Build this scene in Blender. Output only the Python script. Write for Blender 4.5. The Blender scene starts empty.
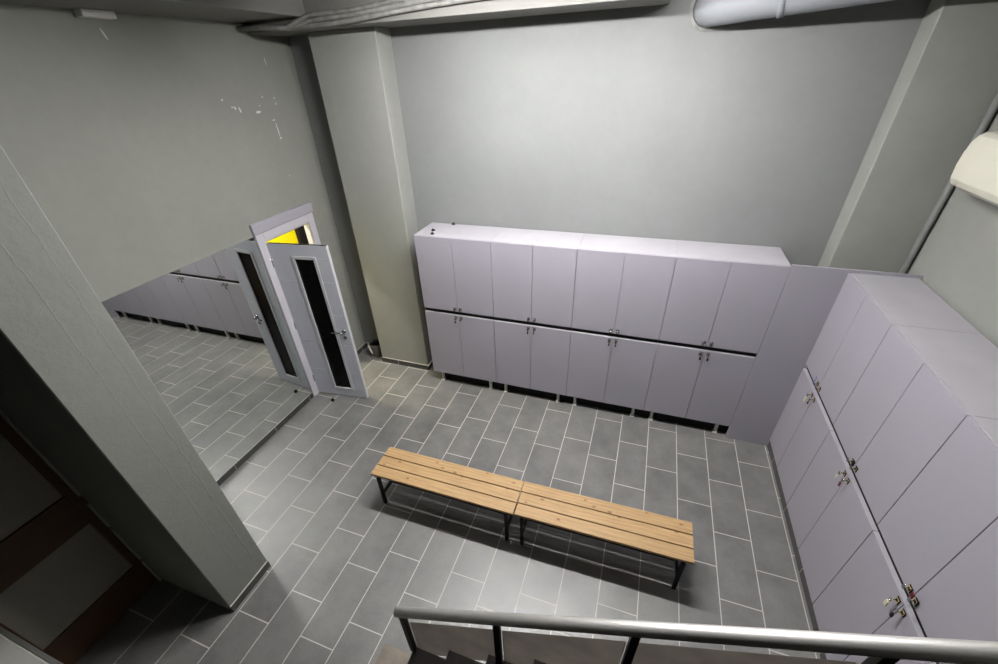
import bpy, bmesh, math, random
from mathutils import Matrix, Vector
random.seed(7)
scene = bpy.context.scene
COL = scene.collection
PI = math.pi

# ---------------------------------------------------------------- materials
def hexc(r, g, b):
    def f(c):
        c /= 255.0
        return c / 12.92 if c <= 0.04045 else ((c + 0.055) / 1.055) ** 2.4
    k = 0.74
    return (k * f(r), k * f(g), k * f(b), 1.0)

class NT:
    def __init__(self, name):
        self.m = bpy.data.materials.new(name)
        self.m.use_nodes = True
        self.t = self.m.node_tree
        self.b = self.t.nodes['Principled BSDF']
    def n(self, typ, **kw):
        x = self.t.nodes.new(typ)
        for k, v in kw.items():
            setattr(x, k, v)
        return x
    def l(self, a, b):
        self.t.links.new(a, b)
    def math(self, op, a, b=None, c=None):
        x = self.n('ShaderNodeMath', operation=op)
        for i, v in enumerate((a, b, c)):
            if v is None:
                continue
            if isinstance(v, (int, float)):
                x.inputs[i].default_value = v
            else:
                self.l(v, x.inputs[i])
        return x.outputs[0]
    def mix(self, fac, a, b):
        x = self.n('ShaderNodeMix', data_type='RGBA')
        for sock, v in ((x.inputs[0], fac), (x.inputs[6], a), (x.inputs[7], b)):
            if isinstance(v, (int, float)):
                sock.default_value = v
            elif isinstance(v, tuple):
                sock.default_value = v
            else:
                self.l(v, sock)
        return x.outputs[2]
    def noise(self, vec, scale, detail=3.0, rough=0.5):
        x = self.n('ShaderNodeTexNoise')
        x.inputs['Scale'].default_value = scale
        x.inputs['Detail'].default_value = detail
        x.inputs['Roughness'].default_value = rough
        if vec is not None:
            self.l(vec, x.inputs['Vector'])
        return x.outputs['Fac']
    def ramp(self, fac, lo, hi):
        x = self.n('ShaderNodeMapRange')
        x.inputs[1].default_value = lo
        x.inputs[2].default_value = hi
        self.l(fac, x.inputs[0])
        return x.outputs[0]
    def bump(self, h, strength, dist=0.01):
        x = self.n('ShaderNodeBump')
        x.inputs['Strength'].default_value = strength
        x.inputs['Distance'].default_value = dist
        self.l(h, x.inputs['Height'])
        self.l(x.outputs[0], self.b.inputs['Normal'])
    def base(self, v):
        if isinstance(v, tuple):
            self.b.inputs['Base Color'].default_value = v
        else:
            self.l(v, self.b.inputs['Base Color'])
    def set(self, rough=0.5, metal=0.0, spec=0.5):
        self.b.inputs['Roughness'].default_value = rough
        self.b.inputs['Metallic'].default_value = metal
        self.b.inputs['Specular IOR Level'].default_value = spec
        return self
    def coord(self, which='Object'):
        return self.n('ShaderNodeTexCoord').outputs[which]

def plain(name, col, rough=0.5, metal=0.0, spec=0.5, var=0.05, vscale=8.0, bump=0.0, bscale=60.0):
    t = NT(name).set(rough, metal, spec)
    v = t.coord()
    nz = t.noise(v, vscale, 4.0)
    dark = tuple(c * (1 - var) for c in col[:3]) + (1,)
    light = tuple(min(1, c * (1 + var)) for c in col[:3]) + (1,)
    t.base(t.mix(t.ramp(nz, 0.3, 0.7), dark, light))
    if bump:
        t.bump(t.noise(v, bscale, 4.0), bump, 0.004)
    return t.m

def wall_mat(name, col, bump=0.25, seams=(), patch=0.06, big=1.3):
    """painted rough plaster; seams = list of (axis index, position) of vertical formwork ridges"""
    t = NT(name).set(0.75, 0, 0.3)
    v = t.coord()
    a = t.noise(v, big, 5.0, 0.6)
    b = t.noise(v, 14.0, 4.0)
    f = t.math('ADD', t.math('MULTIPLY', a, 0.75), t.math('MULTIPLY', b, 0.25))
    dark = tuple(c * (1 - patch) for c in col[:3]) + (1,)
    light = tuple(c * (1 + patch) for c in col[:3]) + (1,)
    t.base(t.mix(t.ramp(f, 0.35, 0.65), dark, light))
    h = t.math('ADD', t.math('MULTIPLY', t.noise(v, 22.0, 6.0, 0.65), 1.0), t.math('MULTIPLY', a, 2.0))
    if seams:
        sep = t.n('ShaderNodeSeparateXYZ'); t.l(v, sep.inputs[0])
        wob = t.math('MULTIPLY', t.math('SUBTRACT', t.noise(v, 5.0, 8.0, 0.8), 0.5), 0.06)
        for ax, pos in seams:
            d = t.math('ABSOLUTE', t.math('SUBTRACT', t.math('ADD', sep.outputs[ax], wob), pos))
            ridge = t.n('ShaderNodeMapRange')
            t.l(d, ridge.inputs[0])
            ridge.inputs[1].default_value = 0.0; ridge.inputs[2].default_value = 0.006
            ridge.inputs[3].default_value = 1.0; ridge.inputs[4].default_value = 0.0
            h = t.math('ADD', h, t.math('MULTIPLY', ridge.outputs[0], t.math('MULTIPLY', t.noise(v, 3.0, 3.0, 0.7), .6)))
    t.bump(h, bump, 0.006)
    return t.m

PAINT = hexc(134, 136, 135)
M = {}
M['paint'] = wall_mat('grey_wall_paint', PAINT, 0.12)
M['paint_left'] = wall_mat('grey_green_wall_paint', hexc(150, 151, 144), 0.12)
M['paint_rough'] = wall_mat('grey_column_paint', hexc(134, 136, 130), 0.5, seams=((1, -2.90), (1, -2.78)), patch=0.05)
M['paint_pillar'] = wall_mat('grey_pillar_paint', hexc(152, 153, 148), 0.25)
M['ceiling'] = wall_mat('grey_ceiling_paint', hexc(104, 102, 100), 0.3)
M['beam'] = wall_mat('grey_beam_paint', hexc(132, 131, 127), 0.3)
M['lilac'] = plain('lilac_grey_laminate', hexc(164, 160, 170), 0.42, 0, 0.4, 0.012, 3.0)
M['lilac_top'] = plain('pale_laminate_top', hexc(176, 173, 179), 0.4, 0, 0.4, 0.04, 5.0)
M['black'] = plain('black_plastic', hexc(14, 13, 14), 0.6, 0, 0.2, 0.1)
M['black_metal'] = plain('black_painted_steel', hexc(11, 11, 11), 0.55, 0, 0.25, 0.1)
M['white_plastic'] = plain('white_plastic', hexc(214, 212, 208), 0.45)
M['profile'] = plain('pale_edge_profile', hexc(176, 173, 180), 0.4)
M['chrome'] = plain('chrome', hexc(205, 205, 205), 0.22, 1.0)
M['brass'] = plain('cream_lock_rim', hexc(205, 178, 118), 0.35, 0.0)
M['rim_grey'] = plain('grey_lock_rim', hexc(186, 184, 178), 0.35)
M['tag_cream'] = plain('cream_key_tag', hexc(214, 204, 170), 0.5)
M['tag_red'] = plain('dark_red_key_tag', hexc(96, 22, 24), 0.5)
M['tag_blue'] = plain('blue_key_tag', hexc(140, 146, 178), 0.4)
M['door'] = plain('grey_lilac_door_paint', hexc(206, 208, 218), 0.45, 0, 0.4, 0.02, 3.0)
M['door_frame'] = plain('pale_lilac_door_frame', hexc(206, 203, 211), 0.45, 0, 0.4, 0.02, 3.0)
M['head_board'] = plain('lilac_grey_head_board', hexc(176, 172, 182), 0.45, 0, 0.4, 0.02, 3.0)
M['glass_black'] = plain('black_glass', hexc(4, 4, 5), 0.25, 0, 0.15, 0.0)
M['trim_white'] = plain('white_glazing_bead', hexc(206, 206, 210), 0.4)
M['duct'] = plain('pale_grey_duct', hexc(150, 153, 158), 0.6, 0, 0.3, 0.03, 4.0)
M['conduit'] = plain('grey_conduit', hexc(128, 131, 128), 0.5, 0, 0.4)
M['cable'] = plain('grey_cable_wrap', hexc(140, 140, 136), 0.7, 0, 0.3, 0.25, 18.0, 0.6, 40.0)
M['ac'] = plain('cream_plastic', hexc(220, 218, 203), 0.45, 0, 0.4, 0.02)
M['yellow'] = plain('yellow_wall_paint', (.93, .80, .004, 1), 0.6, 0, 0.3, 0.01)
M['white_wall'] = plain('white_wall_paint', hexc(244, 243, 240), 0.7)
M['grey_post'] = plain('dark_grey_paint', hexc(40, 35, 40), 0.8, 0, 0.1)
M['panel'] = plain('grey_cupboard_panel', hexc(160, 155, 145), 0.55, 0, 0.4, 0.05, 2.0)
M['bin'] = plain('grey_bin_plastic', hexc(104, 104, 101), 0.4)
M['chip'] = plain('bare_plaster', hexc(228, 226, 220), 0.8)
M['strip'] = plain('pale_strip', hexc(176, 176, 170), 0.5)
M['concrete'] = wall_mat('pale_concrete', hexc(176, 176, 168), 0.4)
M['housing'] = plain('white_lamp_housing', hexc(220, 220, 215), 0.4)

def emit(name, col, s):
    t = NT(name)
    t.b.inputs['Base Color'].default_value = col
    t.b.inputs['Emission Color'].default_value = col
    t.b.inputs['Emission Strength'].default_value = s
    return t.m

# mirror
t = NT('mirror_glass').set(0.0, 1.0)
t.base((0.80, 0.82, 0.79, 1)); M['mirror'] = t.m

# brushed steel handrail
t = NT('brushed_steel').set(0.55, 0.85)
v = t.coord()
mp = t.n('ShaderNodeMapping'); mp.inputs['Scale'].default_value = (1.5, 60, 60); t.l(v, mp.inputs[0])
t.base(t.mix(t.noise(mp.outputs[0], 6.0, 4.0), hexc(218, 216, 213), hexc(240, 238, 235)))
M['steel'] = t.m

# pine boards
t = NT('pine_boards').set(0.5, 0, 0.35)
v = t.coord()
mp = t.n('ShaderNodeMapping'); mp.inputs['Scale'].default_value = (1.2, 16, 16); t.l(v, mp.inputs[0])
g = t.noise(mp.outputs[0], 4.0, 6.0, 0.6)
wav = t.n('ShaderNodeTexWave', bands_direction='Y')
wav.inputs['Scale'].default_value = 9.0; wav.inputs['Distortion'].default_value = 9.0
wav.inputs['Detail'].default_value = 3.0; wav.inputs['Detail Scale'].default_value = 0.6
mp2 = t.n('ShaderNodeMapping'); mp2.inputs['Scale'].default_value = (0.25, 1, 1); t.l(v, mp2.inputs[0])
t.l(mp2.outputs[0], wav.inputs['Vector'])
f = t.math('ADD', t.math('MULTIPLY', g, 0.85), t.math('MULTIPLY', wav.outputs['Fac'], 0.15))
c = t.mix(t.ramp(f, 0.3, 0.75), hexc(190, 158, 113), hexc(162, 128, 87))
vor = t.n('ShaderNodeTexVoronoi', feature='F1')
vor.inputs['Scale'].default_value = 1.0
mp3 = t.n('ShaderNodeMapping'); mp3.inputs['Scale'].default_value = (6.0, 10.0, 1.0); t.l(v, mp3.inputs[0])
t.l(mp3.outputs[0], vor.inputs['Vector'])
kd = t.math('ADD', vor.outputs['Distance'], t.math('MULTIPLY', t.math('SUBTRACT', t.noise(v, 40.0, 2.0), 0.5), 0.06))
kn = t.n('ShaderNodeMapRange'); t.l(kd, kn.inputs[0])
kn.inputs[1].default_value = 0.05; kn.inputs[2].default_value = 0.14
kn.inputs[3].default_value = 0.85; kn.inputs[4].default_value = 0.0
t.base(t.mix(kn.outputs[0], c, hexc(120, 74, 40)))
t.bump(f, 0.08, 0.003)
M['pine'] = t.m

# dark red-brown timber
t = NT('dark_stained_timber').set(0.5, 0, 0.35)
v = t.coord()
t.base(t.mix(t.noise(v, 5.0, 5.0, 0.6), hexc(76, 52, 40), hexc(108, 78, 54)))
M['timber'] = t.m

# brown stair tile
t = NT('brown_stair_tile').set(0.5, 0, 0.4)
v = t.coord()
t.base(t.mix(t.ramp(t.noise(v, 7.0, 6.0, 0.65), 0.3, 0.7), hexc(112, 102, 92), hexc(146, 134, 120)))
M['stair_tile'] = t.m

M['stair_shaded'] = plain('shaded_stair_tile', hexc(34, 30, 28), 0.75, 0, 0.15, 0.2, 6.0)  # brown stair tile darkened: shade of the mesh panels put into its colour
# perforated steel sheet
t = NT('perforated_steel_sheet').set(0.55, 0.0, 0.4)
v = t.coord()
t.base(t.mix(t.ramp(t.noise(v, 6.0, 5.0), 0.3, 0.7), hexc(120, 112, 104), hexc(146, 137, 128)))
M['mesh'] = t.m

# floor tiles: UV in tile units, one column of tiles per strip
def tile_mat(name, gw=0.0037, gl=0.0037, w=0.3, l=0.6):
    t = NT(name).set(0.43, 0, 0.65)
    uv = t.coord('UV')
    sep = t.n('ShaderNodeSeparateXYZ'); t.l(uv, sep.inputs[0])
    U, V = sep.outputs[0], sep.outputs[1]
    fu = t.math('ABSOLUTE', t.math('SUBTRACT', t.math('FRACT', U), 0.5))
    fv = t.math('ABSOLUTE', t.math('SUBTRACT', t.math('FRACT', V), 0.5))
    mk = t.math('MAXIMUM', t.math('GREATER_THAN', fu, 0.5 - gw / w), t.math('GREATER_THAN', fv, 0.5 - gl / l))
    cmb = t.n('ShaderNodeCombineXYZ')
    t.l(t.math('FLOOR', U), cmb.inputs[0]); t.l(t.math('FLOOR', V), cmb.inputs[1])
    wn = t.n('ShaderNodeTexWhiteNoise', noise_dimensions='2D'); t.l(cmb.outputs[0], wn.inputs['Vector'])
    ob = t.coord('Object')
    a = t.noise(ob, 3.2, 6.0, 0.62); b = t.noise(ob, 45.0, 3.0, 0.6)
    f = t.math('ADD', t.math('MULTIPLY', a, 0.7), t.math('ADD', t.math('MULTIPLY', b, 0.2), t.math('MULTIPLY', wn.outputs['Value'], 0.1)))
    tile = t.mix(t.ramp(f, 0.36, 0.68), hexc(100, 100, 99), hexc(129, 128, 125))
    t.base(t.mix(mk, tile, hexc(204, 200, 192)))
    t.l(t.math('ADD', 0.415, t.math('MULTIPLY', mk, 0.4)), t.b.inputs['Roughness'])
    h = t.math('SUBTRACT', t.math('MULTIPLY', b, 0.12), t.math('MULTIPLY', mk, 0.5))
    t.bump(h, 0.25, 0.002)
    return t.m
M['tile'] = tile_mat('grey_floor_tiles')

# skirting tile: dark with pale joints along object x or y
def skirt_mat(name, axis):
    t = NT(name).set(0.4, 0, 0.5)
    ob = t.coord('Object')
    sep = t.n('ShaderNodeSeparateXYZ'); t.l(ob, sep.inputs[0])
    fr = t.math('ABSOLUTE', t.math('SUBTRACT', t.math('FRACT', t.math('DIVIDE', t.math('ADD', sep.outputs[axis], 0.17), 0.6)), 0.5))
    mk = t.math('GREATER_THAN', fr, 0.5 - 0.006)
    top = t.math('GREATER_THAN', sep.outputs[2], 0.074)
    mk = t.math('MAXIMUM', mk, top)
    t.base(t.mix(mk, t.mix(t.noise(ob, 6.0, 4.0), hexc(58, 58, 58), hexc(76, 75, 74)), hexc(186, 182, 174)))
    return t.m
M['skirt_x'] = skirt_mat('skirting_tile_x', 0)
M['skirt_y'] = skirt_mat('skirting_tile_y', 1)

# ---------------------------------------------------------------- mesh helpers
class MB:
    def __init__(self):
        self.bm = bmesh.new()
    def box(self, x0, x1, y0, y1, z0, z1, bev=0.0, mat=0, seg=1):
        r = bmesh.ops.create_cube(self.bm, size=1.0)
        vs = r['verts']
        for v in vs:
            v.co = Vector(((x0 + x1) / 2 + v.co.x * (x1 - x0), (y0 + y1) / 2 + v.co.y * (y1 - y0), (z0 + z1) / 2 + v.co.z * (z1 - z0)))
        fs = set(f for v in vs for f in v.link_faces)
        for f in fs:
            f.material_index = mat
        if bev:
            es = list(set(e for v in vs for e in v.link_edges))
            bmesh.ops.bevel(self.bm, geom=es, offset=bev, segments=seg, affect='EDGES', profile=0.5, material=mat)
        return self
    def tube(self, pts, r, n=10, cap=True, mat=0, squash=None, smooth=True):
        """tube along points; r number or list; squash=(a,b) scales the two cross axes"""
        pts = [Vector(p) for p in pts]
        rs = r if isinstance(r, (list, tuple)) else [r] * len(pts)
        rings = []
        up = None
        for i, p in enumerate(pts):
            if i == 0: d = pts[1] - pts[0]
            elif i == len(pts) - 1: d = pts[-1] - pts[-2]
            else: d = (pts[i + 1] - p).normalized() + (p - pts[i - 1]).normalized()
            d.normalize()
            if up is None:
                up = Vector((0, 0, 1)) if abs(d.z) < 0.9 else Vector((0, 1, 0))
            a = d.cross(up).normalized(); b = a.cross(d).normalized(); up = b
            sa, sb = squash or (1, 1)
            rings.append([self.bm.verts.new(p + rs[i] * (sa * math.cos(2 * PI * k / n) * a + sb * math.sin(2 * PI * k / n) * b)) for k in range(n)])
        for i in range(len(rings) - 1):
            for k in range(n):
                f = self.bm.faces.new((rings[i][k], rings[i][(k + 1) % n], rings[i + 1][(k + 1) % n], rings[i + 1][k]))
                f.smooth = smooth; f.material_index = mat
        if cap:
            for rg in (rings[0][::-1], rings[-1]):
                f = self.bm.faces.new(rg); f.material_index = mat
        return self
    def lathe(self, prof, n=20, center=(0, 0, 0), mat=0):
        """prof = [(r, z)...] revolved about z"""
        c = Vector(center); rings = []
        for r, z in prof:
            rings.append([self.bm.verts.new(c + Vector((r * math.cos(2 * PI * k / n), r * math.sin(2 * PI * k / n), z))) for k in range(n)])
        for i in range(len(rings) - 1):
            for k in range(n):
                f = self.bm.faces.new((rings[i][k], rings[i][(k + 1) % n], rings[i + 1][(k + 1) % n], rings[i + 1][k]))
                f.smooth = True; f.material_index = mat
        self.bm.faces.new(rings[0][::-1]); self.bm.faces.new(rings[-1])
        return self
    def prism(self, poly, axis, a0, a1, mat=0, bev=0.0):
        """2D outline extruded along an axis: 'x' -> poly (y,z), 'y' -> (x,z), 'z' -> (x,y)"""
        def P(u, v, a):
            return {'x': (a, u, v), 'y': (u, a, v), 'z': (u, v, a)}[axis]
        A = [self.bm.verts.new(P(u, v, a0)) for u, v in poly]
        B = [self.bm.verts.new(P(u, v, a1)) for u, v in poly]
        n = len(poly); fs = []
        for k in range(n):
            fs.append(self.bm.faces.new((A[k], A[(k + 1) % n], B[(k + 1) % n], B[k])))
        fs.append(self.bm.faces.new(A[::-1])); fs.append(self.bm.faces.new(B))
        for f in fs: f.material_index = mat
        if bev:
            es = list(set(e for f in fs for e in f.edges))
            bmesh.ops.bevel(self.bm, geom=es, offset=bev, segments=2, affect='EDGES', profile=0.5)
        return self
    def build(self, name, mats, parent=None, loc=None, rot=None):
        bmesh.ops.recalc_face_normals(self.bm, faces=self.bm.faces[:])
        me = bpy.data.meshes.new(name)
        self.bm.to_mesh(me); self.bm.free()
        for m in (mats if isinstance(mats, (list, tuple)) else [mats]):
            me.materials.append(m)
        o = bpy.data.objects.new(name, me); COL.objects.link(o)
        if parent: o.parent = parent
        if loc is not None: o.location = loc
        if rot is not None: o.rotation_euler = rot
        return o

def tag(o, label=None, cat=None, group=None, kind=None):
    if label: o['label'] = label
    if cat: o['category'] = cat
    if group: o['group'] = group
    if kind: o['kind'] = kind
    return o
def empty(name, loc, rz=0.0):
    o = bpy.data.objects.new(name, None); COL.objects.link(o)
    o.location = loc; o.rotation_euler = (0, 0, rz); o.empty_display_size = 0.2
    return o
def copy_tree(o, parent=None):
    c = o.copy(); COL.objects.link(c)
    if parent: c.parent = parent
    for ch in list(o.children):
        copy_tree(ch, c)
    return c
def struct(o, label, cat):
    return tag(o, label, cat, kind='structure')

# ---------------------------------------------------------------- dimensions
XL, XR, YB, YF = -4.51, 1.40, 0.55, -8.50
ZC, ZB = 4.15, 3.87          # ceiling, underside of the beams

# ---------------------------------------------------------------- floor
offs = {-14: .355, -13: .053, -12: .352, -11: .074, -10: .411, -9: .063, -8: .461, -7: .13, -6: .456, -5: .037,
        -4: .44, -3: .018, -2: .32, -1: 0.0, 0: .319, 1: -.014, 2: .251, 3: 0.02, 4: .3}
bm = bmesh.new(); uvl = bm.loops.layers.uv.new('UVMap')
y0, y1 = YF - 0.1, YB + 0.1
for i in range(-22, 5):
    xa, xb = i * 0.3, (i + 1) * 0.3
    off = offs.get(i, 0.05 if i % 2 else 0.36)
    top = [bm.verts.new(c) for c in ((xa, y0, 0), (xb, y0, 0), (xb, y1, 0), (xa, y1, 0))]
    bot = [bm.verts.new(c) for c in ((xa, y0, -.08), (xb, y0, -.08), (xb, y1, -.08), (xa, y1, -.08))]
    f = bm.faces.new(top)
    for lp in f.loops:
        x, y, _ = lp.vert.co
        lp[uvl].uv = (x / 0.3, (y + off) / 0.6 + 40)
    bm.faces.new(bot[::-1])
me = bpy.data.meshes.new('floor'); bm.to_mesh(me); bm.free(); me.materials.append(M['tile'])
fl = bpy.data.objects.new('floor', me); COL.objects.link(fl)
struct(fl, 'grey stoneware floor tiles laid in offset rows with pale joints', 'floor')

# ---------------------------------------------------------------- shell
w = MB()
w.box(XL - .07, XL, YF, -.62, 0, ZC).box(XL - .07, XL, .10, YB + .15, 0, ZC).box(XL - .07, XL, -.62, .10, 2.09, ZC)
wl = struct(w.build('wall_left', M['paint_left']), 'tall grey painted wall carrying the mirror and the open door', 'wall')
struct(MB().box(XL, XR + .15, YB, YB + .15, 0, ZC).build('wall_back', M['paint']), 'broad grey painted wall above the long locker row', 'wall')
struct(MB().box(XR, XR + .15, YF, YB, 0, ZC).build('wall_right', M['paint_pillar']), 'grey painted wall behind the near lockers and air conditioner', 'wall')
struct(MB().box(XL - .07, XR + .15, YF - .15, YF, 0, ZC).build('wall_front', M['grey_post']), 'unseen dark grey wall set far back behind the staircase', 'wall')  # unseen wall, placed far back and dark to cut bounce light
struct(MB().box(XL - .07, XR + .15, YF - .15, YB + .15, ZC, ZC + .15).build('ceiling', M['ceiling']), 'grey painted concrete ceiling', 'ceiling')
# beams under the ceiling
struct(MB().box(XL, -3.80, YF, .02, 3.95, ZC, .004).build('trim_1', M['beam']), 'deep concrete ceiling beam over the mirror wall', 'beam')
struct(MB().box(XL, -.80, .02, YB, ZB, ZC, .004).build('trim_2', M['beam']), 'concrete ceiling beam along the top of the rear wall', 'beam')
# pillars
struct(MB().box(-4.04, -3.29, .28, YB, 0, ZB, .006).build('trim_3', M['paint_pillar']), 'square grey pillar between the door and the locker row', 'pillar')
struct(MB().box(.855, XR, .33, YB, 0, ZC, .006).build('trim_4', M['paint_pillar']), 'grey pillar in the far right corner behind the lockers', 'pillar')
struct(MB().box(XL, -3.34, -3.095, -2.70, 0, 3.95, .006).build('trim_5', M['paint_rough']), 'big rough grey column in the left foreground', 'column')
# skirting
struct(MB().box(XL, XL + .012, -2.70, -.705, 0, .078).build('baseboard_left', M['skirt_y']), 'dark tile skirting under the mirror', 'baseboard')
struct(MB().box(XL, XL + .012, .185, YB, 0, .078).build('baseboard_left_corner', M['skirt_y']), 'dark tile skirting between the door and the rear corner', 'baseboard')
b = MB().box(-4.04, -3.278, .268, .28, 0, .078).box(-3.29, -3.278, .28, YB, 0, .078).box(XL + .012, -4.04, YB - .012, YB, 0, .078)
struct(b.build('baseboard_pillar', M['skirt_x']), 'tile skirting around the foot of the pillar beside the lockers', 'baseboard')
struct(MB().box(-3.278, XR, YB - .012, YB, 0, .078).build('baseboard_back', M['skirt_x']), 'dark tile skirting behind the long locker row', 'baseboard')
struct(MB().box(-3.34, -3.328, -3.095, -2.70, 0, .078).build('baseboard_column', M['skirt_y']), 'dark tile skirting on the foot of the foreground column', 'baseboard')
struct(MB().box(XR - .012, XR, -2.94, .07, 0, .078).build('baseboard_right', M['skirt_y']), 'dark tile skirting behind the near lockers', 'baseboard')

# paint chips on the left wall
ch = bmesh.new()
def flake(y, z, dy, dz, ang):
    n = 7; vs = []
    for k in range(n):
        a = 2 * PI * k / n; r = random.uniform(.6, 1.1)
        u, v_ = dy * r * math.cos(a), dz * r * math.sin(a)
        vs.append(ch.verts.new((XL + .0012, y + u * math.cos(ang) - v_ * math.sin(ang), z + u * math.sin(ang) + v_ * math.cos(ang))))
    ch.faces.new(vs)
for y, z, dy, dz, a in ((-.35, 3.282, .012, .035, .2), (-.143, 3.248, .045, .014, .1), (-.51, 3.374, .01, .01, 0), (-.035, 3.369, .012, .008, 0),
                        (.119, 3.351, .012, .008, .3), (.12, 3.30, .008, .015, 0), (-.40, 3.30, .02, .01, 2.2), (-.43, 3.31, .01, .008, 0),
                        (.055, 2.99, .02, .008, 0), (.046, 3.07, .006, .085, .05), (.03, 3.16, .02, .007, 0), (.02, 2.62, .007, .009, 0),
                        (.14, 3.66, .006, .04, 0), (-1.287, 3.82, .007, .04, .3), (-.1, 3.30, .008, .008, 0)):
    flake(y, z, dy, dz, a)
me = bpy.data.meshes.new('paint_chips'); ch.to_mesh(me); ch.free(); me.materials.append(M['chip'])
o = bpy.data.objects.new('paint_chips', me); COL.objects.link(o); o.parent = wl
tag(o, 'pale chips where the paint has flaked off', kind='stuff')

# ---------------------------------------------------------------- corridor behind the door
struct(MB().box(-5.95, -5.80, -3.0, 1.13, 0, 3.1).build('wall_corridor', M['yellow']), 'bright yellow wall seen through the open doorway', 'wall')
struct(MB().box(-5.95, -5.80, 1.28, 3.2, 0, 3.1).build('wall_corridor_far', M['white_wall']), 'white wall beyond the yellow one through the doorway', 'wall')
struct(MB().box(-5.95, -5.74, 1.11, 1.27, 0, 3.1, .004).build('trim_6', M['grey_post']), 'dark grey post between the yellow and the white wall', 'pillar')
struct(MB().box(-5.95, XL - .07, 3.05, 3.2, 0, 3.1).build('wall_corridor_end', M['white_wall']), 'white end wall of the passage beyond the door', 'wall')
struct(MB().box(-5.95, XL - .07, -3.0, -2.85, 0, 3.1).build('wall_corridor_near', M['white_wall']), 'white near end wall of the passage beyond the door', 'wall')
struct(MB().box(-5.95, XL - .07, -3.0, 3.2, 3.1, 3.2).build('ceiling_corridor', M['white_wall']), 'white ceiling of the passage beyond the door', 'ceiling')
struct(MB().box(-5.95, XL - .07, YB + .1, 3.2, -.08, 0).build('floor_corridor', M['white_wall']), 'pale floor of the passage beyond the door', 'floor')
struct(MB().box(XL - .07, XL, YB + .15, 3.2, 0, 3.1).build('wall_corridor_side', M['white_wall']), 'white side wall of the passage beyond the door', 'wall')

# ---------------------------------------------------------------- door
d = empty('door_1', (XL, -.60, 0)); struct(d, 'grey panelled door standing open at right angles, with tall black glass strip', 'door')
D = lambda y: y + .60          # local y
fr = MB()
fr.box(0, .022, D(-.70), D(-.60), 0, 2.185, .003).box(0, .022, D(.09), D(.18), 0, 2.185, .003).box(0, .022, D(-.60), D(.09), 2.085, 2.185, .003)
fr.box(-.07, 0, D(-.62), D(-.60), 0, 2.09).box(-.07, 0, D(.08), D(.10), 0, 2.09).box(-.07, 0, D(-.60), D(.08), 2.07, 2.09)
fr.build('door_frame', M['door_frame'], d)
MB().box(0, .034, D(-.715), D(.195), 2.185, 2.295, .004).build('head_board', M['head_board'], d)
LX0, LX1, LZ0, LZ1 = .024, .735, .012, 2.068        # leaf, local x from the hinge
ly0, ly1 = D(-.612), D(-.572)
gx0, gx1, gz0, gz1 = .300, .562, .135, 1.925
leaf = MB()
leaf.box(LX0, LX1, ly0 + .004, ly1 - .004, LZ0, gz0).box(LX0, LX1, ly0 + .004, ly1 - .004, gz1, LZ1)
leaf.box(LX0, gx0, ly0 + .004, ly1 - .004, gz0, gz1).box(gx1, LX1, ly0 + .004, ly1 - .004, gz0, gz1)
zs = [LZ0 + (LZ1 - LZ0) * k / 5 for k in range(6)]
for k in range(5):
    za, zb = zs[k] + (.005 if k else 0), zs[k + 1] - (.005 if k < 4 else 0)
    for xa, xb, za2, zb2 in ((LX0, gx0, max(za, gz0), min(zb, gz1)), (gx1, LX1, max(za, gz0), min(zb, gz1))):
        leaf.box(xa, xb, ly0, ly1, za2, zb2, .0015)
leaf.box(LX0, LX1, ly0, ly1, LZ0, gz0, .0015).box(LX0, LX1, ly0, ly1, gz1, LZ1, .0015)
leafo = leaf.build('door_leaf', M['door'], d)
leafo.rotation_euler.z = math.radians(6.5)
MB().box(gx0, gx1, ly0 + .012, ly1 - .012, gz0, gz1).build('glass_strip', M['glass_black'], leafo)
gf = MB()
for ya, yb in ((ly0 - .006, ly0 + .008), (ly1 - .008, ly1 + .006)):
    gf.box(gx0 - .018, gx0 + .016, ya, yb, gz0 - .018, gz1 + .018, .002).box(gx1 - .016, gx1 + .018, ya, yb, gz0 - .018, gz1 + .018, .002)
    gf.box(gx0 + .016, gx1 - .016, ya, yb, gz1 - .016, gz1 + .018, .002).box(gx0 + .016, gx1 - .016, ya, yb, gz0 - .018, gz0 + .016, .002)
gf.build('glazing_bead', M['trim_white'], leafo)
MB().box(LX1, LX1 + .004, ly0, ly1, LZ0, LZ1).build('edge_strip', M['trim_white'], leafo)
for s, yy in ((-1, ly0), (1, ly1)):
    hd = MB()
    hd.tube([(.665, yy, 1.03), (.665, yy + s * .008, 1.03)], .026, 16)
    hd.tube([(.665, yy, 1.03), (.665, yy + s * .045, 1.03)], .009, 10)
    hd.tube([(.672, yy + s * .045, 1.03), (.60, yy + s * .05, 1.03), (.535, yy + s * .045, 1.028)], .010, 10)
    hd.build('handle', M['chrome'], leafo)
    MB().tube([(.665, yy, .945), (.665, yy + s * .007, .945)], .024, 16).build('lock_plate', M['chrome'], leafo)
for z in (.25, 1.05, 1.85):
    MB().tube([(.016, ly0 - .002, z - .05), (.016, ly0 - .002, z + .05)], .008, 10).build('hinge', M['chrome'], leafo)

# ---------------------------------------------------------------- mirror
mi = empty('wall_mirror', (XL, -1.70, .08)); tag(mi, 'large frameless mirror standing on the skirting left of the door, reflecting floor and lockers', 'mirror')
mb = MB().box(.002, .008, -.985, .985, 0, 2.09)
mg = mb.build('mirror_pane', [M['mirror']], mi)
MB().box(0, .002, -.985, .985, 0, 2.09).build('backing', M['grey_post'], mi)

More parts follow.
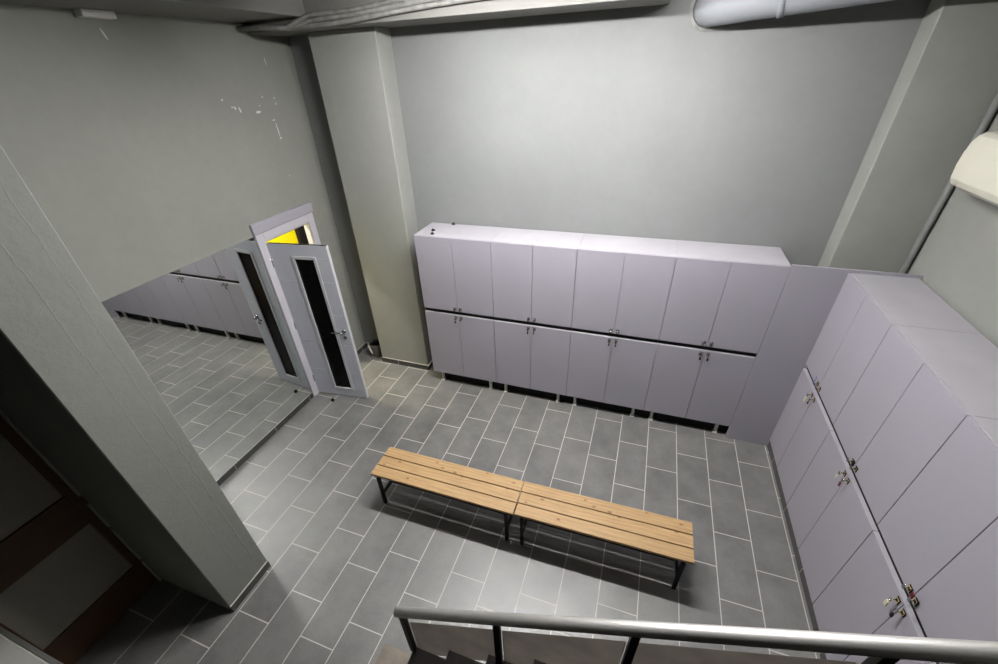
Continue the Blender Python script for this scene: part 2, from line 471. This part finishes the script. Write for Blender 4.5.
# ---------------------------------------------------------------- lockers
ZL0, ZG0, ZG1, ZTOP = .17, 1.085, 1.140, 2.035
def key_mesh(up, kindn):
    """hanging key with a tag; local origin at the lock centre, front is -y"""
    k = MB()
    k.tube([(0, -.004, 0), (0, -.03, 0)], .0035, 8)
    k.lathe([(.004, -.002), (.011, -.002), (.011, .002), (.004, .002)], 12, (0, 0, 0)) if False else None
    s = 1 if up else -1
    k.box(-.010, .010, -.034, -.030, s * .004 - .012, s * .004 + .012, .002)
    k.tube([(0, -.032, s * .012), (.004, -.034, s * .02), (0, -.032, s * .028)], .0022, 8)
    return k
def tag_mesh(up, size=1.0):
    s = 1 if up else -1
    k = MB()
    k.box(-.011 * size, .011 * size, -.037, -.030, s * .028 - (.04 * size if s < 0 else 0), s * .028 + (.04 * size if s > 0 else 0), .003, 0, 2)
    return k
def make_lock(parent, x, z, rim='brass'):
    b = MB()
    b.box(x - .017, x + .017, -.006, 0, z - .019, z + .019, .002, 0)
    b.box(x - .013, x + .013, -.0082, -.006, z - .013, z - .0108, 0, 1).box(x - .013, x + .013, -.0082, -.006, z + .0108, z + .013, 0, 1)
    b.box(x - .013, x - .0108, -.0082, -.006, z - .0108, z + .0108, 0, 1).box(x + .0108, x + .013, -.0082, -.006, z - .0108, z + .0108, 0, 1)
    b.tube([(x, -.006, z), (x, -.010, z)], .0045, 12, True, 2)
    return b.build('lock', [M['black'], M[rim], M['chrome']], parent)

def locker(loc, rz, widths, label, keys, group, fy=.062, plinth=None, ZL0=.17, ZG0=1.085, ZG1=1.140, ZTOP=2.035):
    """cabinet of two doors over two doors; widths = the two door widths; keys: {(row,col): tag material or None}"""
    W = sum(widths); c = empty('locker_cabinet', loc, rz); tag(c, label, 'locker', group)
    g = .0022
    b = MB().box(.001, W - .001, .0185, .462, ZL0, ZG0 - .001, .001).box(.001, W - .001, .0185, .462, ZG1 + .001, ZTOP - .018, .001)
    b.build('body', M['lilac'], c)
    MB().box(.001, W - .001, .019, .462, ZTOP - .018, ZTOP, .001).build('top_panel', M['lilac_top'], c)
    MB().box(.002, W - .002, .029, .455, ZG0 - .001, ZG1 + .001).build('finger_groove', M['black'], c)
    MB().box(.0025, W - .0025, 0, .028, ZG0 + .0002, ZG0 + .002).build('edge_profile', M['profile'], c)
    x = 0.0
    for col, wd in enumerate(widths):
        xs = x + wd - .034 if col == 0 else x + .034          # lock beside the meeting seam
        for row in (0, 1):
            za, zb = (ZL0, ZG0) if row == 0 else (ZG1, ZTOP - .003)
            dr = MB().box(x + g, x + wd - g, 0, .018, za, zb, .0012).build('locker_door', M['lilac'], c)
            zl = zb - .032 if row == 0 else za + .034
            make_lock(dr, xs, zl, 'brass' if rz else 'rim_grey')
            if (row, col) in keys:
                tm, size = keys[(row, col)]
                up = row == 1
                km = key_mesh(up, 0).build('key', M['chrome'], dr, (xs, -.002, zl + (.0 if not up else .0)))
                if tm:
                    # tag belongs to the key's ring
                    tb = MB()
                    s = 1 if up else -1
                    tb.box(xs - .010 * size, xs + .010 * size, -.040, -.032, zl + (s * .026 if s > 0 else s * .026 - .036 * size), zl + (s * .026 + .036 * size if s > 0 else s * .026), .003, 0, 2)
                    tb.build('key_tag', M[tm], dr)
        x += wd
    for xx in (.105, W - .105):
        for yy in (fy, .43):
            l = MB()
            l.box(xx - .016, xx + .016, yy - .016, yy + .016, .012, ZL0, .003)
            l.box(xx - .026, xx + .026, yy - .026, yy + .026, 0, .014, .003)
            l.build('leg', M['white_plastic'], c)
    if plinth:
        MB().box(plinth, W, fy + .022, fy + .036, 0, ZL0).build('plinth', M['black'], c)
    return c

GB = 'lilac grey lockers along the rear wall'
GR = 'lilac grey lockers along the right wall'
lo = {(0, 0): (None, 1), (0, 1): (None, 1), (1, 0): (None, 1), (1, 1): (None, 1)}
k0 = {(0, 0): ('black', .8), (0, 1): (None, 1), (1, 0): (None, 1), (1, 1): (None, 1)}
k1 = {(0, 0): ('black', .8), (0, 1): ('black', .6), (1, 0): (None, 1), (1, 1): (None, 1)}
k2 = {(0, 0): ('black', .7), (0, 1): ('black', .7), (1, 0): (None, 1), (1, 1): (None, 1)}
k3 = {(0, 0): ('black', .9), (0, 1): ('black', .9), (1, 0): ('black', .6), (1, 1): ('tag_red', .6)}
back_labels = ['lilac grey four-door locker cabinet at the far left, next to the pillar',
               'lilac grey four-door locker cabinet, second from the pillar in the rear row',
               'lilac grey four-door locker cabinet, third from the pillar in the rear row',
               'lilac grey four-door locker cabinet next to the plain filler panel']
YFACE = .08
for i in range(4):
    locker((-3.09 + .9 * i, YFACE, 0), 0, (.45, .45), back_labels[i], (k0, k1, k2, k3)[i], GB, .062, .105 if i == 0 else .0005)
kr0 = {(0, 0): ('tag_cream', 1.5), (0, 1): ('black', .6), (1, 0): ('tag_blue', 1.4), (1, 1): (None, 1)}
kr1 = {(0, 0): ('tag_cream', .8), (0, 1): ('tag_red', 1.0), (1, 0): (None, 1), (1, 1): ('black', 1.2)}
kr2 = {(0, 0): ('tag_cream', 1.2), (0, 1): ('black', .9), (1, 0): (None, 1), (1, 1): ('tag_red', 1.0)}
XF = .915
right = [(.079, (.405, .448), 'lilac grey locker cabinet in the corner, cream tag hanging from its lower key', kr0),
         (-.775, (.448, .450), 'lilac grey locker cabinet, middle of the right-hand row between corner and handrail', kr1),
         (-1.674, (.450, .450), 'lilac grey locker cabinet nearest the stairs on the right, partly hidden by the handrail', kr2)]
for ys, wd, lab, kk in right:
    locker((XF, ys, 0), -PI / 2, wd, lab, kk, GR, .048, None, .10, 1.052, 1.112, 2.024)
struct(MB().box(XF + .010, XF + .020, -2.57, .078, 0, .072).build('baseboard_plinth', M['skirt_y']), 'dark tile plinth under the near lockers', 'baseboard')
# filler panel closing the corner
fp = MB().box(.512, XR - .002, YFACE, YFACE + .02, 0, 2.048, .0012).build('filler_panel', M['lilac'])
tag(fp, 'plain lilac grey panel closing the corner between the two locker rows', 'panel')
# small catches lying on the locker tops
def catch(loc, rz, label):
    c = MB().box(-.02, .02, -.012, .012, 0, .012, .002).box(-.008, .008, -.02, .02, .012, .022, .002).tube([(-.012, 0, .012), (-.012, 0, .018)], .006, 10)
    o = c.build('door_catch', M['black_metal'], None, loc, (0, 0, rz)); tag(o, label, 'catch', 'loose black catches on the locker tops')
    return o
catch((-2.891, .15, ZTOP), .2, 'small black catch on the locker top nearest the front left corner')
catch((-2.935, .262, ZTOP), .9, 'small black catch on the locker top just behind the front one')
catch((-2.80, .515, ZTOP), 0, 'small black catch on the locker top against the rear wall')

# ---------------------------------------------------------------- benches
def make_bench(loc, L):
    b = empty('bench', loc)
    for k in range(3):
        ya = .006 + k * .119
        MB().box(0, L, ya, ya + .110, .405, .430, .003, 0, 2).build('seat_plank', M['pine'], b)
    f = MB()
    f.box(.03, L - .03, .03, .055, .380, .404).box(.03, L - .03, .305, .33, .380, .404)
    for x in (.05, L - .08): f.box(x, x + .03, .055, .305, .380, .404)
    f.build('frame', M['black_metal'], b)
    for x in (.05, L - .08):
        for y in (.006, .308):
            MB().box(x, x + .03, y, y + .03, 0, .380, .002).build('leg', M['black_metal'], b)
        MB().box(x + .003, x + .027, .036, .308, .13, .155, .002).build('side_bar', M['black_metal'], b)
    MB().box(.08, L - .08, .168, .192, .132, .153, .002).build('stretcher', M['black_metal'], b)
    return b
b1 = make_bench((-2.768, -1.852, 0), 1.392)
tag(b1, 'pine slat bench on black steel legs, end nearest the door', 'bench', 'pine benches end to end on the floor')
b2 = copy_tree(b1); b2.location = (-1.366, -1.848, 0)
tag(b2, 'pine slat bench on black steel legs, end nearest the right-hand lockers', 'bench', 'pine benches end to end on the floor')
b1.rotation_euler.z = .0; b2.rotation_euler.z = .012

# ---------------------------------------------------------------- small floor things
bn = empty('waste_bin', (-4.21, .42, 0)); tag(bn, 'small grey waste bin in the corner behind the open door', 'bin')
MB().lathe([(.085, 0), (.09, .004), (.105, .20), (.108, .21), (.098, .21), (.094, .19), (.08, .02)], 28).build('bucket', M['bin'], bn)
MB().lathe([(.093, .186), (.093, .188), (.06, .19), (.02, .186)], 24).build('bin_liner', M['black'], bn)
MB().tube([(-.10, -.045, .20), (-.075, -.085, .185), (-.03, -.112, .13), (-.01, -.115, .08)], [.012, .014, .014, .011], 10).build('handle', M['white_plastic'], bn)
ds = MB().lathe([(.022, 0), (.022, .012), (.018, .028), (.008, .034)], 20).build('door_stop', M['black'], None, (-4.20, -.69, 0))
tag(ds, 'small black rubber door stop on the tiles near the mirror edge', 'door stop')

# ---------------------------------------------------------------- staircase and railing
RISE, GO, X1, SY = .18, .27, -1.97, -2.945
st = empty('staircase', (X1, SY, 0)); tag(st, 'brown tiled staircase rising to the right in the foreground', 'stairs')
NS = 11
for k in range(NS):
    xa = k * GO; zt = RISE * (k + 1)
    xb = xa + GO if k < NS - 1 else XR - X1 - .002
    MB().box(xa - .02, xb, -1.25, 0, zt - .03, zt, .003).build('tread', M['stair_tile' if k == 0 else 'stair_shaded'], st)
    MB().box(xa, xa + .02, -1.25, -.012, zt - RISE + (0 if k else 0), zt - .031).build('riser', M['stair_tile' if k == 0 else 'stair_shaded'], st)
poly = [(.021, 0)]
for k in range(NS):
    poly += [(k * GO + .021, RISE * (k + 1) - .031), ((k + 1) * GO + .021 if k < NS - 1 else XR - X1 - .003, RISE * (k + 1) - .031)]
zz = RISE * NS - .031
poly += [(XR - X1 - .003, zz - .30), (1.2, RISE * 2.6), (.55, 0)]
MB().prism(poly, 'y', -1.24, -.02).build('stair_slab', M['concrete'], st)

rl = empty('stair_railing', (-1.72, SY - .02, 0)); tag(rl, 'stair railing with brushed steel handrail, black posts and perforated panels', 'railing')
def railz(x): return .875 + (x + 1.739) * .607          # world x -> centre of the handrail
ox, oy = -1.72, SY - .02
pts = [(-1.745, 0, railz(-1.745) - .004), (-.477, 0, railz(-.477)), (XR - .01, 0, railz(XR))]
MB().tube([(x - ox, yy, z) for x, yy, z in pts], .029, 24).build('handrail', M['steel'], rl)
posts = [-1.715, -1.107, -.49, .185, .80]
for x in posts:
    z0 = RISE * (math.floor((x + .015 - X1 + .02) / GO) + 1)
    MB().box(x - ox - .017, x - ox + .017, -.017, .017, z0, railz(x) - .024, .002).build('post', M['black_metal'], rl)
for xa, xb in zip(posts[:-1], posts[1:]):
    a, b_ = xa + .02, xb - .02
    zt = lambda x: railz(x) - .172
    zb_ = lambda x: .20 + max(0, (x - X1 - .20)) * .667 + .02
    p = [(a - ox, zb_(a) + .0), (b_ - ox, zb_(b_)), (b_ - ox, zt(b_)), (a - ox, zt(a))]
    ms = MB(); n = int(max(zt(a) - zb_(a), zt(b_) - zb_(b_)) / .012)
    for q in range(n):
        za_ = p[0][1] + (p[3][1] - p[0][1]) * (q + .5) / n; zc_ = p[1][1] + (p[2][1] - p[1][1]) * (q + .5) / n
        dy_, dz_ = .0021, .0021
        vv = [ms.bm.verts.new(c_) for c_ in ((p[0][0], .019 - dy_, za_ - dz_), (p[1][0], .019 - dy_, zc_ - dz_), (p[1][0], .019 + dy_, zc_ + dz_), (p[0][0], .019 + dy_, za_ + dz_),
                                               (p[0][0], .019 - dy_ + .0005, za_ - dz_ - .0005), (p[1][0], .019 - dy_ + .0005, zc_ - dz_ - .0005), (p[1][0], .019 + dy_ + .0005, zc_ + dz_ - .0005), (p[0][0], .019 + dy_ + .0005, za_ + dz_ - .0005))]
        for fi in ((0, 1, 2, 3), (7, 6, 5, 4), (0, 4, 5, 1), (1, 5, 6, 2), (2, 6, 7, 3), (3, 7, 4, 0)): ms.bm.faces.new([vv[j] for j in fi])
    ms.box(p[0][0], p[0][0] + .004, .016, .022, p[0][1], p[3][1]).box(p[1][0] - .004, p[1][0], .016, .022, p[1][1], p[2][1])
    ms.build('mesh_panel', M['mesh'], rl)

# ---------------------------------------------------------------- timber framed cupboard on the left
cp = empty('cupboard_front', (-4.18, -3.09, 0)); tag(cp, 'dark timber framed cupboard front with grey panels beside the foreground column', 'cupboard')
def fbox(y0_, y1_, z0, z1, name, mat, xo=0.0, th=.035, bev=.002):
    return MB().box(-th + xo, xo, y0_, y1_, z0, z1, bev).build(name, M[mat], cp)
fbox(-.07, 0, 0, 2.0, 'stile', 'timber'); fbox(-.76, -.69, 0, 2.0, 'stile', 'timber')
fbox(-.69, -.07, 0, .30, 'bottom_rail', 'timber'); fbox(-.69, -.07, .90, 1.20, 'middle_rail', 'timber'); fbox(-.69, -.07, 1.85, 2.0, 'top_rail', 'timber')
fbox(-.69, -.07, .30, .90, 'panel', 'panel', -.012, .016); fbox(-.69, -.07, 1.20, 1.85, 'panel', 'panel', -.012, .016)
struct(MB().box(XL, -4.22, -3.87, -3.09, 0, 2.0).build('wall_cupboard', M['paint']), 'grey masonry behind the timber cupboard front', 'wall')
cv = empty('gap_strip', (-4.165, -3.10, 0)); tag(cv, 'pale strip standing in for the lit gap between column and cupboard front', 'strip')  # pale pieces in place of the light in the gap beside the stile
for za, zb in ((0, .30), (.33, .75), (.78, 1.05), (1.15, 1.95)):
    MB().box(-.012, .016, -.010, .004, za, zb, .001).build('gap_piece', M['strip'], cv)
struct(MB().box(XL, -3.2, -4.7, -3.82, 0, .90, .006).build('trim_7', M['concrete']), 'pale low concrete ledge in the bottom left corner', 'ledge')

tag(MB().box(-4.15, -3.2, -3.818, -3.795, .85, .885, .002).build('edge_rail', M['bin']), 'dull grey metal strip along the concrete ledge in the bottom left corner', 'strip')
# ---------------------------------------------------------------- services
ac = empty('air_conditioner', (XR, .01, 2.72)); tag(ac, 'cream wall-mounted air conditioner at the right edge', 'air conditioner')
prof = [(.001, 0), (-.15, .0), (-.19, .02), (-.208, .06), (-.212, .14), (-.208, .22), (-.198, .28), (-.18, .315), (-.15, .335), (.001, .35)]
MB().prism(prof, 'y', -.85, 0, 0, .006).build('casing', M['ac'], ac)
MB().prism([(-.05, -.006), (-.15, -.006), (-.17, .012), (-.05, .004)], 'y', -.83, -.02).build('air_flap', M['white_plastic'], ac)
vg = MB()
for k in range(7): vg.box(-.115 + k * .015, -.108 + k * .015, -.80, -.05, .346, .354)
vg.build('top_grille', M['white_plastic'], ac)
cd = MB().tube([(1.365, .298, 0), (1.365, .298, ZC - .002)], .022, 14).tube([(1.385, .318, 0), (1.385, .318, ZC - .002)], .010, 8)
tag(cd.build('conduit_pipe', M['conduit']), 'grey vertical conduit in the corner behind the air conditioner', 'pipe')
du = empty('ventilation_duct', (-.50, YB, 3.83)); tag(du, 'pale round duct coming out of the rear wall near the ceiling', 'duct')
DX = lambda t: (t, -.13 - .25 * t, .055 * t)
MB().tube([(0, -.001, 0), (.005, -.05, 0), (.04, -.10, .001), (.11, -.145, .004), DX(.25), DX(.8), DX(1.4), DX(1.925)], .122, 32).build('duct_pipe', M['duct'], du)
MB().tube([DX(.42), DX(.46)], .130, 32).build('collar', M['duct'], du)
MB().tube([(0, -.001, 0), (0, -.012, 0)], .145, 28).build('wall_seal', M['cable'], du)
cab = [(-4.48, -.02, 3.93), (-4.25, -.02, 3.91), (-3.93, -.02, 3.888), (-3.73, -.02, 3.888), (-3.49, -.02, 3.888), (-3.28, -.02, 3.895), (-2.88, -.02, 3.925), (-2.52, -.02, 3.945),
       (-2.18, -.02, 3.958), (-1.5, -.03, 3.97), (-.9, -.06, 3.97), (-.2, -.22, 3.97), (XR - .01, -.24, 3.97)]
for i, (dy, dz, r, lab) in enumerate(((0, 0, .021, 'lowest grey wrapped cable of the bundle under the ceiling beam'),
                                      (-.012, .036, .019, 'middle grey wrapped cable of the bundle under the ceiling beam'),
                                      (.002, .070, .017, 'uppermost grey wrapped cable of the bundle beside the ceiling beam'))):
    pp = []
    for j, (x, y, z) in enumerate(cab):
        if j < 3 and i:
            zz_ = z - .012 + (.0 if j else -.01); yy_ = y - .042 * i
        else:
            zz_ = z + dz; yy_ = y + dy
        pp.append((x, yy_, zz_ + random.uniform(-.004, .004)))
    tag(MB().tube(pp, [r * random.uniform(.85, 1.15) for _ in pp], 12).build('wrapped_cable', M['cable']), lab, 'cable', 'wrapped cables under the ceiling')

# ---------------------------------------------------------------- lamps
M['lamp'] = emit('lamp_diffuser', (1.0, .985, .975, 1), 325.0)
def ceiling_lamp(x0, x1, y, z, lab, grp, half=.066):
    l = empty('ceiling_lamp', ((x0 + x1) / 2, y, z)); tag(l, lab, 'lamp', grp)
    h = (x1 - x0) / 2
    MB().box(-h, h, -half, half, .0285, .08, .004).build('housing', M['housing'], l)
    MB().box(-h + .02, h - .02, -.055, .055, 0, .028, .004).build('diffuser', M['lamp'], l)
    for a in (-h, h - .019): MB().box(a, a + .019, -.066, .066, -.006, .05, .003).build('end_cap', M['housing'], l)
    for a in (-.6 * h, .6 * h): MB().tube([(a, 0, .078), (a, 0, ZC - z - .001)], .008, 8).build('hanger', M['housing'], l)
ceiling_lamp(-2.62, -1.52, -1.02, 4.0, 'long white ceiling lamp nearer the mirror wall', 'ceiling lamps above the benches')
ceiling_lamp(-1.44, -.34, -1.02, 4.0, 'long white ceiling lamp nearer the right-hand lockers', 'ceiling lamps above the benches')
# emergency light on the beam side above the mirror
el = MB().box(-4.508, -4.43, -1.42, -1.20, 3.905, 3.949, .004).build('wall_light_fitting', M['housing'])
tag(el, 'small white light fitting high on the mirror wall under the beam', 'light fitting')
# lamp of the passage
pl = bpy.data.lights.new('passage_lamp', 'AREA'); pl.shape = 'RECTANGLE'; pl.size = .25; pl.size_y = .25; pl.energy = 100; pl.color = (1, .95, .84)
po = bpy.data.objects.new('passage_lamp', pl); COL.objects.link(po); po.location = (-5.30, -.30, 2.95)

# ---------------------------------------------------------------- world
wd = bpy.data.worlds.new('World'); scene.world = wd; wd.use_nodes = True
wd.node_tree.nodes['Background'].inputs[0].default_value = (0.02, 0.02, 0.02, 1)
wd.node_tree.nodes['Background'].inputs[1].default_value = 0.2

# ---------------------------------------------------------------- camera
f, cx, cy = 414.576, 492.73, 350.70
R = ((.94255909, .33167329, -.03968873), (.15601538, -.5421692, -.82565838), (-.29536684, .77203975, -.56277264))
cam = bpy.data.cameras.new('Camera'); co = bpy.data.objects.new('Camera', cam); COL.objects.link(co)
cam.sensor_width = 36; cam.sensor_fit = 'HORIZONTAL'; cam.lens = f / 998 * 36
cam.shift_x = (499 - cx) / 998; cam.shift_y = (cy - 332) / 998
cam.clip_start = .02
m3 = Matrix((R[0], tuple(-c for c in R[1]), tuple(-c for c in R[2]))).transposed()
co.matrix_world = Matrix.Translation((-.72262, -3.83829, 3.51583)) @ m3.to_4x4()
scene.camera = co

# ---------------------------------------------------------------- view
vs = scene.view_settings
scene.display_settings.display_device = 'sRGB'
vs.view_transform = 'Standard'; vs.look = 'None'; vs.exposure = 0.0; vs.gamma = 1.0; vs.use_curve_mapping = False
cy_ = scene.cycles
cy_.max_bounces = 10; cy_.diffuse_bounces = 6; cy_.glossy_bounces = 6; cy_.transparent_max_bounces = 16
cy_.caustics_reflective = True; cy_.blur_glossy = 0.3; cy_.sample_clamp_indirect = 0.0
cy_.use_denoising = True
